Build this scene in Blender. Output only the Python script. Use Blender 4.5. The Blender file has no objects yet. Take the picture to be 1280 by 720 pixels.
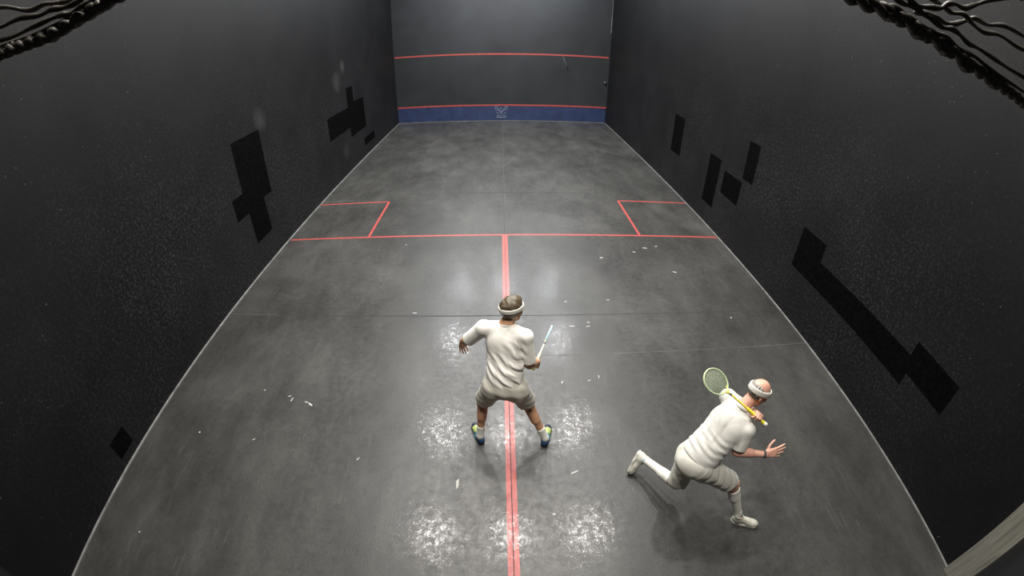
import bpy, bmesh, math, random
import numpy as np
from mathutils import Matrix, Vector
random.seed(4)
rng = np.random.default_rng(7)
scn = bpy.context.scene
col = scn.collection
W = 4.572            # half width of the court (30 ft)
YB = -18.76          # inner face of the back wall; the front wall is at y = 0
H = 9.1

# ------------------------------------------------------------------ helpers
def link(name, me, mat=None, parent=None, smooth=False):
    o = bpy.data.objects.new(name, me)
    col.objects.link(o)
    if mat is not None:
        me.materials.append(mat)
    if smooth:
        me.polygons.foreach_set('use_smooth', [True] * len(me.polygons))
    if parent is not None:
        o.parent = parent
    return o

def tag(o, label=None, cat=None, group=None, kind=None):
    if label: o['label'] = label
    if cat: o['category'] = cat
    if group: o['group'] = group
    if kind: o['kind'] = kind
    return o

def empty(name, loc=(0, 0, 0), rot=None):
    o = bpy.data.objects.new(name, None)
    col.objects.link(o)
    o.location = loc
    o.empty_display_size = .1
    if rot is not None:
        o.rotation_mode = 'QUATERNION'
        o.rotation_quaternion = rot
    return o

def box_bm(boxes, bevel=0):
    bm = bmesh.new()
    for (x0, x1, y0, y1, z0, z1) in boxes:
        r = bmesh.ops.create_cube(bm, size=1)
        for v in r['verts']:
            v.co.x = x0 + (v.co.x + .5) * (x1 - x0)
            v.co.y = y0 + (v.co.y + .5) * (y1 - y0)
            v.co.z = z0 + (v.co.z + .5) * (z1 - z0)
    if bevel:
        bmesh.ops.bevel(bm, geom=bm.edges[:], offset=bevel, segments=2, affect='EDGES', profile=.5)
    return bm

def boxes(name, bx, mat, parent=None, bevel=0):
    bm = box_bm(bx, bevel)
    me = bpy.data.meshes.new(name)
    bm.to_mesh(me); bm.free()
    return link(name, me, mat, parent)

def tube_mesh(bm, pts, rad, seg=8, closed=False):
    """sweep a circle along pts (list of Vector) into bm; rad number or list"""
    pts = [Vector(p) for p in pts]
    n = len(pts)
    rings = []
    up = None
    for i, p in enumerate(pts):
        if closed:
            t = (pts[(i + 1) % n] - pts[i - 1]).normalized()
        else:
            t = (pts[min(i + 1, n - 1)] - pts[max(i - 1, 0)]).normalized()
        if up is None:
            up = t.orthogonal().normalized()
        up = (up - t * up.dot(t)).normalized()
        b = t.cross(up)
        r = rad[i] if isinstance(rad, (list, tuple)) else rad
        rings.append([bm.verts.new(p + (up * math.cos(a) + b * math.sin(a)) * r)
                      for a in [2 * math.pi * k / seg for k in range(seg)]])
    m = n if closed else n - 1
    for i in range(m):
        A, B = rings[i], rings[(i + 1) % n]
        if closed and i == n - 1:
            # align the seam
            k0 = min(range(seg), key=lambda k: (B[k].co - A[0].co).length)
            B = B[k0:] + B[:k0]
        for k in range(seg):
            bm.faces.new((A[k], A[(k + 1) % seg], B[(k + 1) % seg], B[k]))
    if not closed:
        bm.faces.new(list(reversed(rings[0]))); bm.faces.new(rings[-1])

def bm_obj(name, bm, mat, parent=None, smooth=True):
    bmesh.ops.recalc_face_normals(bm, faces=bm.faces)
    me = bpy.data.meshes.new(name)
    bm.to_mesh(me); bm.free()
    return link(name, me, mat, parent, smooth)

# ------------------------------------------------------------------ materials
class NT:
    def __init__(s, name):
        s.m = bpy.data.materials.new(name); s.m.use_nodes = True
        s.t = s.m.node_tree; s.N = s.t.nodes; s.L = s.t.links
        s.b = s.N['Principled BSDF']
    def n(s, typ, **kw):
        x = s.N.new(typ)
        for k, v in kw.items():
            if k.startswith('i_'):
                x.inputs[k[2:].replace('_', ' ')].default_value = v
            else:
                setattr(x, k, v)
        return x
    def l(s, a, b): s.L.new(a, b)
    def coord(s, kind='Object', scale=(1, 1, 1), loc=(0, 0, 0)):
        tc = s.n('ShaderNodeTexCoord'); mp = s.n('ShaderNodeMapping')
        mp.inputs['Scale'].default_value = scale
        mp.inputs['Location'].default_value = loc
        s.l(tc.outputs[kind], mp.inputs['Vector'])
        return mp.outputs['Vector']
    def noise(s, vec, scale, detail=4, rough=.55, dist=0):
        x = s.n('ShaderNodeTexNoise')
        x.inputs['Scale'].default_value = scale; x.inputs['Detail'].default_value = detail
        x.inputs['Roughness'].default_value = rough; x.inputs['Distortion'].default_value = dist
        s.l(vec, x.inputs['Vector'])
        return x.outputs['Fac']
    def ramp(s, fac, stops, interp='LINEAR'):
        x = s.n('ShaderNodeValToRGB')
        x.color_ramp.interpolation = interp
        e = x.color_ramp.elements
        while len(e) < len(stops): e.new(.5)
        for i, (p, c) in enumerate(stops):
            e[i].position = p
            if not isinstance(c, (tuple, list)): c = (c, c, c)
            e[i].color = (*c, 1)
        s.l(fac, x.inputs['Fac'])
        return x.outputs['Color']
    def mix(s, fac, a, b, mode='MIX'):
        x = s.n('ShaderNodeMix', data_type='RGBA', blend_type=mode)
        for v, i in ((fac, 0), (a, 6), (b, 7)):
            if hasattr(v, 'links') or hasattr(v, 'is_linked'):
                s.l(v, x.inputs[i])
            else:
                x.inputs[i].default_value = v if i == 0 else ((*v, 1) if len(v) == 3 else v)
        return x.outputs[2]
    def math(s, op, a, b=0.):
        x = s.n('ShaderNodeMath', operation=op)
        for i, v in enumerate((a, b)):
            if hasattr(v, 'is_linked'): s.l(v, x.inputs[i])
            else: x.inputs[i].default_value = v
        return x.outputs[0]
    def bump(s, h, strength=.2, dist=.01):
        x = s.n('ShaderNodeBump'); x.inputs['Strength'].default_value = strength
        x.inputs['Distance'].default_value = dist
        s.l(h, x.inputs['Height']); s.l(x.outputs['Normal'], s.b.inputs['Normal'])

def plain(name, c, rough=.6, spec=.5, metal=0, noise=0, nscale=30, bump=0):
    t = NT(name)
    t.b.inputs['Base Color'].default_value = (*c, 1)
    t.b.inputs['Roughness'].default_value = rough
    t.b.inputs['Specular IOR Level'].default_value = spec
    t.b.inputs['Metallic'].default_value = metal
    if noise or bump:
        v = t.coord()
        f = t.noise(v, nscale, 5)
        if noise:
            lo = tuple(max(0, x * (1 - noise)) for x in c); hi = tuple(x * (1 + noise) for x in c)
            t.l(t.ramp(f, [(.3, lo), (.7, hi)]), t.b.inputs['Base Color'])
        if bump: t.bump(f, bump, .004)
    return t.m

def floor_mat():
    t = NT('polished dark concrete')
    v = t.coord()
    big = t.noise(v, .55, 6, .6, .6)
    mid = t.noise(t.coord(scale=(1, .45, 1)), 2.2, 7, .65, .3)
    fine = t.noise(v, 45, 3, .7)
    c = t.ramp(t.math('ADD', t.math('MULTIPLY', big, .55), t.math('MULTIPLY', mid, .45)),
               [(.36, FL[0]), (.50, FL[1]), (.66, FL[2])])
    c = t.mix(.25, c, t.ramp(fine, [(.3, (.25,) * 3), (.75, (.95,) * 3)]), 'OVERLAY')
    # pale scuffed specks
    vo = t.n('ShaderNodeTexVoronoi'); vo.inputs['Scale'].default_value = 3.2
    t.l(t.coord(scale=(1, .8, 1)), vo.inputs['Vector'])
    sp = t.ramp(vo.outputs['Distance'], [(.0, 1.), (.022, 0.)])
    keep = t.ramp(t.noise(v, 1.7, 2), [(.55, 0.), (.6, 1.)])
    c = t.mix(t.math('MULTIPLY', t.math('MULTIPLY', sp, keep), .45), c, (.3, .3, .28))
    # long faint scratches
    sc = t.noise(t.coord(scale=(7, .7, 1)), 2.6, 3, .5, .8)
    c = t.mix(t.math('MULTIPLY', t.ramp(sc, [(.64, 0.), (.72, 1.)]), .07), c, (.22, .22, .21))
    # dark smudges
    sm = t.noise(v, 2.1, 3, .5, 1.2)
    c = t.mix(t.math('MULTIPLY', t.ramp(sm, [(.62, 0.), (.75, 1.)]), .4), c, (.03, .03, .03))
    t.l(c, t.b.inputs['Base Color'])
    worn = t.noise(v, 13, 6, .7)
    t.l(t.ramp(worn, [(.34, .34), (.52, .44), (.70, .56)]), t.b.inputs['Roughness'])
    t.b.inputs['Specular IOR Level'].default_value = .42
    h = t.math('ADD', t.noise(v, 48, 4, .7), t.math('MULTIPLY', fine, .3))
    t.bump(h, .14, .01)
    gloss(t, v)
    return t.m

def gloss(t, v, amt=1.):
    """worn polish: a thin uneven coat whose grain breaks a reflected lamp into glints"""
    g = t.noise(v, 15, 7, .82, .5)
    t.l(t.ramp(g, [(.46, .02 * amt), (.53, .16 * amt), (.64, .55 * amt)]), t.b.inputs['Coat Weight'])
    t.b.inputs['Coat Roughness'].default_value = .13
    t.b.inputs['Coat IOR'].default_value = 1.5
    b = t.n('ShaderNodeBump'); b.inputs['Strength'].default_value = .125; b.inputs['Distance'].default_value = .01
    t.l(t.noise(v, 19, 5, .72), b.inputs['Height'])
    t.l(b.outputs['Normal'], t.b.inputs['Coat Normal'])

def wall_mat(name, base, hi, speck=True, bump=.25, rough=.5, spec=.4, smear=()):
    t = NT(name)
    v = t.coord()
    big = t.noise(v, .5, 5, .6, .5)
    c = t.ramp(big, [(.35, base), (.7, hi)])
    if speck:
        # ball wear: thickest low down and in the middle of the court
        sx = t.n('ShaderNodeSeparateXYZ'); t.l(v, sx.inputs[0])
        low = t.ramp(t.math('DIVIDE', sx.outputs['Z'], 5.), [(.30, 1.), (.72, .12)])
        mid = t.ramp(t.math('DIVIDE', t.math('ADD', sx.outputs['Y'], 19.), 19.), [(.04, .1), (.22, 1.)])
        wear = t.math('MULTIPLY', t.math('MULTIPLY', low, mid), t.ramp(t.noise(v, .8, 3), [(.35, .35), (.6, 1.)]))
        f = t.noise(v, 26, 6, .85)
        c = t.mix(t.math('MULTIPLY', t.math('MULTIPLY', t.ramp(f, [(.50, 0.), (.68, 1.)]), wear), .95), c, (.046, .046, .047))
        vo = t.n('ShaderNodeTexVoronoi'); vo.inputs['Scale'].default_value = 11
        t.l(v, vo.inputs['Vector'])
        s1 = t.ramp(t.math('ADD', vo.outputs['Distance'], t.math('MULTIPLY', t.noise(v, 7, 2), .2)), [(.13, 1.), (.20, 0.)])
        kp = t.ramp(t.noise(v, 2.3, 3), [(.45, 0.), (.62, 1.)])
        c = t.mix(t.math('MULTIPLY', t.math('MULTIPLY', s1, kp), .7), c, (.09, .09, .09))
    for (p, rad, amt) in smear:
        d = t.n('ShaderNodeVectorMath', operation='DISTANCE')
        t.l(v, d.inputs[0]); d.inputs[1].default_value = p
        m = t.ramp(t.math('ADD', t.math('DIVIDE', d.outputs['Value'], rad),
                          t.math('MULTIPLY', t.noise(v, 3, 4), .6)), [(.35, 1.), (1.1, 0.)])
        c = t.mix(t.math('MULTIPLY', m, amt), c, (.075, .075, .075))
    t.l(c, t.b.inputs['Base Color'])
    t.b.inputs['Roughness'].default_value = rough
    t.b.inputs['Specular IOR Level'].default_value = spec
    t.bump(t.noise(v, 60, 6, .75), bump, .01)
    return t.m

FL = ((.0185, .018, .0165), (.034, .0335, .031), (.057, .056, .052))
M = {}
M['floor'] = floor_mat()
M['side'] = wall_mat('black speckled plaster', (.0036, .0036, .0041), (.0068, .0068, .0074), True, .3, .55, .15,
                     smear=(((-W, -11.3, 2.6), .4, .22), ((-W, -7.0, 2.7), .5, .25), ((-W, -6.4, 3.1), .35, .3), ((-W, -6.9, .7), .5, .15)))
M['front'] = wall_mat('dark grey plaster', (.016, .0172, .0192), (.025, .027, .030), False, .1, .45, .35)
M['patch'] = plain('black repair paint', (.0018, .0018, .0020), .85, .02, noise=.5, nscale=20, bump=.2)
def red_mat():
    t = NT('red line paint'); v = t.coord()
    f = t.noise(v, 16, 6, .7)
    t.l(t.ramp(f, [(.28, (.22, .035, .03)), (.5, (.33, .05, .042)), (.75, (.40, .085, .072))]), t.b.inputs['Base Color'])
    t.b.inputs['Roughness'].default_value = .45
    t.bump(t.noise(v, 48, 4, .7), .12, .01)
    gloss(t, v, .8)
    return t.m
M['red'] = red_mat()
M['seam'] = plain('dark joint filler', (.022, .022, .022), .7, .3)
M['pale'] = plain('pale grey cove', (.16, .16, .155), .55, .4, noise=.35, nscale=6)
M['jedge'] = plain('worn joint edge', (.07, .07, .066), .6, .3, noise=.5, nscale=5)
M['blue'] = plain('dark blue board', (.020, .031, .078), .45, .4, noise=.2, nscale=3)
M['emblem'] = plain('faded pale blue paint', (.12, .15, .20), .6, .3, noise=.2, nscale=20)
M['scuff'] = plain('pale scuff', (.36, .36, .34), .6, .3, noise=.3, nscale=60)
M['ceil'] = plain('off white ceiling', (.5, .5, .5), .8, .3)
M['net'] = plain('black tarred twine', (.020, .017, .012), .42, .5, noise=.5, nscale=250, bump=.3)
M['wood'] = None
M['metal'] = plain('lamp housing', (.3, .3, .3), .4, .5, .6)
M['knob'] = plain('dark rubber', (.02, .02, .022), .4, .5)

def wood_mat():
    t = NT('weathered pale wood')
    v = t.coord(scale=(30, 30, .8))
    f = t.noise(v, 2, 6, .6, .5)
    t.l(t.ramp(f, [(.3, (.09, .088, .070)), (.7, (.20, .195, .165))]), t.b.inputs['Base Color'])
    t.b.inputs['Roughness'].default_value = .6
    t.bump(f, .3, .004)
    return t.m
M['wood'] = wood_mat()

def cloth(name, c, scale=9):
    t = NT(name)
    v = t.coord()
    f = t.noise(v, scale, 3, .5, .6)
    t.l(t.ramp(f, [(.3, tuple(x * .93 for x in c)), (.7, c)]), t.b.inputs['Base Color'])
    t.b.inputs['Roughness'].default_value = .85
    t.b.inputs['Specular IOR Level'].default_value = .2
    t.b.inputs['Sheen Weight'].default_value = .15
    w = t.noise(v, 420, 2)
    t.bump(w, .12, .002)
    return t.m

def skin(name, c, c2):
    t = NT(name)
    v = t.coord()
    f = t.noise(v, 14, 5, .6)
    t.l(t.ramp(f, [(.35, c), (.68, c2)]), t.b.inputs['Base Color'])
    t.b.inputs['Roughness'].default_value = .5
    t.b.inputs['Subsurface Weight'].default_value = .06
    t.b.inputs['Subsurface Radius'].default_value = (.012, .005, .003)
    t.bump(t.noise(v, 160, 4), .08, .002)
    return t.m

M['shirtA'] = cloth('off white cotton', (.78, .76, .70))
M['shortsA'] = cloth('cream twill', (.56, .54, .46))
M['shirtB'] = cloth('white cotton', (.56, .55, .51))
M['shortsB'] = cloth('white twill', (.52, .51, .45))
M['sock'] = cloth('white ribbed knit', (.60, .59, .54), 40)
M['band'] = cloth('white towelling', (.56, .55, .50), 60)
M['skinA'] = skin('tanned skin', (.40, .215, .12), (.50, .28, .165))
M['skinB'] = skin('ruddy skin', (.50, .26, .19), (.62, .35, .26))
M['eye'] = plain('eye white', (.75, .73, .70), .2, .5)
M['iris'] = plain('dark iris', (.03, .02, .015), .2, .5)
M['lip'] = plain('lips', (.45, .18, .15), .45, .4)

def hair_mat(name, c, c2):
    t = NT(name)
    v = t.coord(scale=(1, 1, .25))
    f = t.noise(v, 120, 4, .7, .4)
    t.l(t.ramp(f, [(.3, c), (.7, c2)]), t.b.inputs['Base Color'])
    t.b.inputs['Roughness'].default_value = .5
    t.bump(f, .22, .004)
    return t.m
M['hairA'] = hair_mat('brown hair', (.040, .027, .014), (.095, .070, .036))
M['hairB'] = hair_mat('grey hair', (.13, .12, .105), (.34, .32, .29))

def shoe_mat(name, stops):
    """colour along the shoe from heel (0) to toe"""
    t = NT(name)
    tc = t.n('ShaderNodeTexCoord'); sx = t.n('ShaderNodeSeparateXYZ')
    t.l(tc.outputs['Object'], sx.inputs[0])
    f = t.math('DIVIDE', t.math('ADD', sx.outputs['Y'], t.math('MULTIPLY', t.noise(tc.outputs['Object'], 25, 2), .03)), .30)
    t.l(t.ramp(f, stops, 'CONSTANT'), t.b.inputs['Base Color'])
    t.b.inputs['Roughness'].default_value = .5
    t.bump(t.noise(tc.outputs['Object'], 120, 3), .15, .003)
    return t.m
LIME, TEAL, BLUE, NAVY = (.32, .38, .12), (.035, .22, .30), (.03, .11, .30), (.012, .016, .04)
M['shoeA'] = shoe_mat('lime and blue mesh', [(0, BLUE), (.20, TEAL), (.46, LIME), (.78, NAVY)])
M['soleA'] = shoe_mat('lime teal navy rubber', [(0, NAVY), (.3, TEAL), (.74, NAVY)])
M['collar'] = plain('navy lining', NAVY, .7, .3)
M['shoeB'] = plain('white leather', (.46, .45, .39), .5, .4, noise=.1, nscale=20)
M['soleB'] = plain('off white rubber', (.50, .49, .43), .55, .4)
M['collarB'] = plain('dark lining', (.05, .055, .06), .7, .3)
M['collarC'] = plain('pale blue lining', (.30, .45, .50), .7, .3)

# ------------------------------------------------------------------ signed distance surfaces
def V(*a): return np.array(a, float)
def nrm(a): a = np.asarray(a, float); return a / np.linalg.norm(a)

def rcone(p, a, b, r1, r2):
    a = np.asarray(a, float); b = np.asarray(b, float)
    ba = b - a; l2 = ba @ ba
    h = np.clip(((p - a) @ ba) / max(l2, 1e-9), 0, 1)
    q = p - a - h[:, None] * ba
    return np.sqrt((q * q).sum(1)) - (r1 + (r2 - r1) * h)

def ell(p, c, r, R=None):
    q = p - np.asarray(c, float)
    if R is not None: q = q @ np.asarray(R).T      # rows of R are the local axes
    r = np.asarray(r, float)
    k0 = np.sqrt(((q / r) ** 2).sum(1)); k1 = np.sqrt(((q / r ** 2) ** 2).sum(1))
    return k0 * (k0 - 1) / np.maximum(k1, 1e-6)

def smin(a, b, k):
    if k <= 0: return np.minimum(a, b)
    h = np.clip(.5 + .5 * (b - a) / k, 0, 1)
    return b + (a - b) * h - k * h * (1 - h)
def smax(a, b, k): return -smin(-a, -b, k)

def polygonize(f, lo, hi, h):
    lo = np.asarray(lo, float); hi = np.asarray(hi, float)
    B = 8
    nb = np.ceil((hi - lo) / (h * B)).astype(int)
    n = nb * B + 1
    ctr = np.stack(np.meshgrid(*[lo[i] + (np.arange(nb[i]) + .5) * h * B for i in range(3)], indexing='ij'), -1).reshape(-1, 3)
    dc = f(ctr)
    near = np.abs(dc) < h * B * .87 * 1.7 + .01
    F = np.where(dc < 0, -1., 1.).reshape(nb)
    G = np.ones(n, np.float32)
    G[:-1, :-1, :-1] = np.repeat(np.repeat(np.repeat(F, B, 0), B, 1), B, 2)
    ids = np.argwhere(near.reshape(nb))
    off = np.stack(np.meshgrid(*[np.arange(B + 1)] * 3, indexing='ij'), -1).reshape(-1, 3)
    CH = 1500
    for s in range(0, len(ids), CH):
        g = (ids[s:s + CH, None, :] * B + off[None]).reshape(-1, 3)
        val = f(lo + g * h)
        G[g[:, 0], g[:, 1], g[:, 2]] = val
    S = G < 0
    c = [S[i:n[0] - 1 + i, j:n[1] - 1 + j, k:n[2] - 1 + k] for i in (0, 1) for j in (0, 1) for k in (0, 1)]
    cnt = sum(x.astype(np.int8) for x in c)
    act = (cnt > 0) & (cnt < 8)
    cells = np.argwhere(act)
    idx = -np.ones(act.shape, np.int32); idx[act] = np.arange(len(cells))
    acc = np.zeros((len(cells), 3)); num = np.zeros(len(cells))
    cor = [(i, j, k) for i in (0, 1) for j in (0, 1) for k in (0, 1)]
    gv = {q: G[cells[:, 0] + q[0], cells[:, 1] + q[1], cells[:, 2] + q[2]] for q in cor}
    for q in cor:
        for ax in range(3):
            if q[ax] == 0:
                q2 = tuple(q[i] + (1 if i == ax else 0) for i in range(3))
                a, b = gv[q], gv[q2]
                m = (a < 0) != (b < 0)
                t = np.where(m, a / np.where(m, a - b, 1), 0)
                pos = np.tile(np.array(q, float), (len(cells), 1)); pos[:, ax] += t
                acc[m] += pos[m]; num[m] += 1
    verts = lo + (cells + acc / num[:, None]) * h
    quads = []
    for ax in range(3):
        u, w = (ax + 1) % 3, (ax + 2) % 3
        sl0 = [slice(None)] * 3; sl1 = [slice(None)] * 3
        sl0[ax] = slice(0, -1); sl1[ax] = slice(1, None)
        a, b = S[tuple(sl0)], S[tuple(sl1)]
        e = np.argwhere(a != b)
        e = e[(e[:, u] > 0) & (e[:, w] > 0) & (e[:, u] < n[u] - 1) & (e[:, w] < n[w] - 1)]
        if not len(e): continue
        inside = S[e[:, 0], e[:, 1], e[:, 2]]
        def cell(du, dw):
            q = e.copy(); q[:, u] += du; q[:, w] += dw
            return idx[q[:, 0], q[:, 1], q[:, 2]]
        Q = np.stack([cell(-1, -1), cell(0, -1), cell(0, 0), cell(-1, 0)], 1)
        Q[~inside] = Q[~inside][:, ::-1]
        quads.append(Q)
    Q = np.concatenate(quads); Q = Q[(Q >= 0).all(1)]
    return verts, Q

def sdf_obj(name, f, lo, hi, h, mat, parent=None, M4=None):
    """M4: local frame (numpy 4x4) of the object; the sdf is in world space, or in local space when M4 is given with local f"""
    v, q = polygonize(f, lo, hi, h)
    me = bpy.data.meshes.new(name)
    me.vertices.add(len(v)); me.vertices.foreach_set('co', v.astype(np.float32).ravel())
    me.loops.add(q.size); me.loops.foreach_set('vertex_index', q.astype(np.int32).ravel())
    me.polygons.add(len(q)); me.polygons.foreach_set('loop_start', np.arange(0, q.size, 4, dtype=np.int32))
    me.update(calc_edges=True); me.validate()
    o = link(name, me, mat, None, True)
    sm = o.modifiers.new('smooth', 'SMOOTH'); sm.factor = .5; sm.iterations = 2
    if M4 is not None: o.matrix_world = Matrix(M4.tolist())
    if parent is not None:
        o.parent = parent
        o.matrix_parent_inverse = Matrix.LocRotScale(parent.location, None, None).inverted()
    return o

def frame(fwd, up):
    """columns: right, forward, up"""
    f = nrm(fwd); u = np.asarray(up, float); u = nrm(u - f * (u @ f)); r = np.cross(f, u)
    return np.stack([r, f, u], 1)

def rot_about(v, ax, ang):
    ax = nrm(ax)
    return v * math.cos(ang) + np.cross(ax, v) * math.sin(ang) + ax * (ax @ v) * (1 - math.cos(ang))

# ---------- hand: list of finger chains and palm rays
def hand(Wr, d, n, t, curls, spread=(0.12, .03, -.06, -.16), thumb=None, axis=None, s=1.0):
    """d wrist->knuckles, n palm faces, t thumb side. curls: 4 x 3 angles (towards n)"""
    d = nrm(d); n = nrm(n - d * (np.asarray(n) @ d)); t = nrm(np.asarray(t) - d * (np.asarray(t) @ d) - n * (np.asarray(t) @ n))
    prims = []; palm = []
    base = [(.092, .030), (.096, .0095), (.090, -.0105), (.081, -.029)]
    lens = [(.043, .026, .021), (.047, .029, .022), (.043, .027, .022), (.034, .020, .019)]
    rad = [(.0098, .0088, .0080, .0068), (.0100, .0090, .0082, .0068), (.0096, .0086, .0078, .0066), (.0086, .0077, .0070, .006)]
    ax0 = np.cross(d, n) if axis is None else nrm(axis)
    if axis is not None and np.cross(ax0, d) @ n < 0: ax0 = -ax0
    for i in range(4):
        b = Wr + (d * base[i][0] + t * base[i][1]) * s
        palm.append((Wr + t * base[i][1] * .55 * s + d * .006, b, .0165 * s, .0125 * s))
        dr = nrm(d + t * math.tan(spread[i]))
        p = b
        for j in range(3):
            dr = rot_about(dr, ax0, curls[i][j])
            q = p + dr * lens[i][j] * s
            prims.append((p, q, rad[i][j] * s, rad[i][j + 1] * s, i))
            p = q
    # thenar and thumb
    tb = Wr + (d * .022 + t * .022 + n * .010) * s
    dirs = thumb or ((.62, .72, .28), (.85, .45, .25), (.92, .25, .30))
    ls = (.046, .034, .027); rr = (.0150, .0112, .0100, .0078)
    p = tb
    for j in range(3):
        dr = nrm(d * dirs[j][0] + t * dirs[j][1] + n * dirs[j][2])
        q = p + dr * ls[j] * s
        prims.append((p, q, rr[j] * s, rr[j + 1] * s, 4)); p = q
    palm.append((Wr + n * .006, tb + (d * .03) * s, .016 * s, .014 * s))
    return palm, prims

def hand_d(p, H):
    palm, pr = H
    d = None
    for (a, b, r1, r2) in palm:
        x = rcone(p, a, b, r1, r2)
        d = x if d is None else smin(d, x, .012)
    for c in range(5):
        ch = None
        for (a, b, r1, r2, i) in pr:
            if i == c:
                x = rcone(p, a, b, r1, r2)
                ch = x if ch is None else smin(ch, x, .003)
        d = smin(d, ch, .006 if c < 4 else .009)
    return d

# ---------- head in its own frame (right, forward, up)
def head_skin(q):
    d = ell(q, (0, -.012, .030), (.077, .098, .086))
    d = smin(d, ell(q, (0, .030, -.028), (.060, .062, .080)), .03)
    d = smin(d, rcone(q, (-.030, .030, -.062), (-.008, .070, -.098), .030, .017), .025)
    d = smin(d, rcone(q, (.030, .030, -.062), (.008, .070, -.098), .030, .017), .025)
    d = smin(d, rcone(q, (-.034, .076, .022), (.034, .076, .022), .013, .013), .015)     # brow
    for s in (-1, 1):
        d = smin(d, ell(q, (s * .040, .066, -.022), (.022, .020, .018)), .018)           # cheek
        d = smax(d, -ell(q, (s * .031, .098, .004), (.017, .018, .012)), .010)           # eye socket
        d = smin(d, ell(q, (s * .076, -.010, -.008), (.010, .018, .031)), .008)          # ear
        d = smax(d, -ell(q, (s * .087, -.004, -.006), (.007, .009, .016)), .006)
    d = smin(d, rcone(q, (0, .088, .010), (0, .112, -.030), .008, .0125), .010)          # nose
    for s in (-1, 1):
        d = smin(d, ell(q, (s * .012, .100, -.034), (.009, .010, .008)), .006)
    d = smax(d, -rcone(q, (-.022, .103, -.062), (.022, .103, -.062), .004, .004), .006)  # mouth line
    d = smin(d, rcone(q, (-.014, .086, -.056), (.014, .086, -.056), .007, .007), .006)
    d = smin(d, rcone(q, (-.012, .085, -.068), (.012, .085, -.068), .008, .008), .006)
    return d

def cranium(q):
    d = ell(q, (0, -.012, .030), (.077, .098, .086))
    d = smin(d, ell(q, (0, .030, -.028), (.060, .062, .080)), .03)
    return d

class Person:
    def __init__(s, J, faceH, label, root_loc, skinmat):
        s.J = {k: np.asarray(v, float) for k, v in J.items()}
        s.root = empty('person', root_loc)
        tag(s.root, label, 'person')
        s.skin = skinmat

def body_sdf(P):
    J = P.J
    T = P.T                      # torso frame columns r, f, u
    R = T.T
    pel, neck = J['pel'], J['neck']
    u, f, r = T[:, 2], T[:, 1], T[:, 0]
    HF = P.HF; hc = J['head']
    def fn(p):
        d = ell(p, pel + u * -.01, (.158, .112, .115), R)
        d = smin(d, ell(p, pel + u * .15, (.138, .098, .15), R), .05)
        d = smin(d, ell(p, pel + u * .34 + f * .01, (.160, .112, .185), R), .05)
        for sd, s in (('L', -1), ('R', 1)):
            sh, el, wr = J['sh' + sd], J['el' + sd], J['wr' + sd]
            hp, kn, an = J['hip' + sd], J['knee' + sd], J['ank' + sd]
            d = smin(d, rcone(p, neck - u * .03, sh, .048, .056), .04)
            a = rcone(p, sh, el, .053, .039)
            m = sh + (el - sh) * .55
            a = smin(a, ell(p, m, (.043, .043, .09), frame(nrm(np.cross(el - sh, V(.3, .5, .2))), el - sh).T), .02)
            b = rcone(p, el, wr, .040, .027)
            b = smin(b, rcone(p, el + (wr - el) * .12, el + (wr - el) * .45, .042, .036), .02)
            a = smin(a, b, .014)
            d = smin(d, a, .025)
            # legs
            g = rcone(p, hp, kn, .086, .055)
            g = smin(g, ell(p, hp + (kn - hp) * .12 - P.legf[sd] * .03, (.085, .085, .10)), .05)
            back = -nrm(P.legf[sd] - nrm(an - kn) * (P.legf[sd] @ nrm(an - kn)))
            g2 = rcone(p, kn, an, .050, .034)
            g2 = smin(g2, rcone(p, kn + (an - kn) * .12 + back * .016, kn + (an - kn) * .42 + back * .018, .046, .043), .03)
            g2 = smin(g2, rcone(p, kn - back * .012, kn - back * .012 + (an - kn) * .04, .045, .042), .02)
            g = smin(g, g2, .03)
            ft = P.feet[sd]
            g = smin(g, rcone(p, an, ft['o'] + ft['F'][:, 1] * .05 + ft['F'][:, 2] * .04, .034, .03), .02)
            g = smin(g, rcone(p, ft['o'] + ft['F'][:, 1] * .06 + ft['F'][:, 2] * .045, ft['o'] + ft['F'][:, 1] * .20 + ft['F'][:, 2] * .033, .028, .022), .02)
            d = smin(d, g, .03)
            h = hand_d(p, P.hands[sd])
            d = smin(d, h, .010)
        nk = rcone(p, neck - u * .02, hc + HF @ V(0, -.020, -.05), .058, .052)
        d = smin(d, nk, .03)
        d = smin(d, head_skin((p - hc) @ HF), .018)
        return d
    return fn

def folds(p, dirs):
    w = np.zeros(len(p))
    for (k, a, ph, wk, wa) in dirs:
        x = p @ np.asarray(k, float) + ph + wa * np.sin(p @ np.asarray(wk, float))
        s = np.sin(x)
        w += a * (np.abs(s) ** .7 * np.sign(s))
    return w

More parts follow.
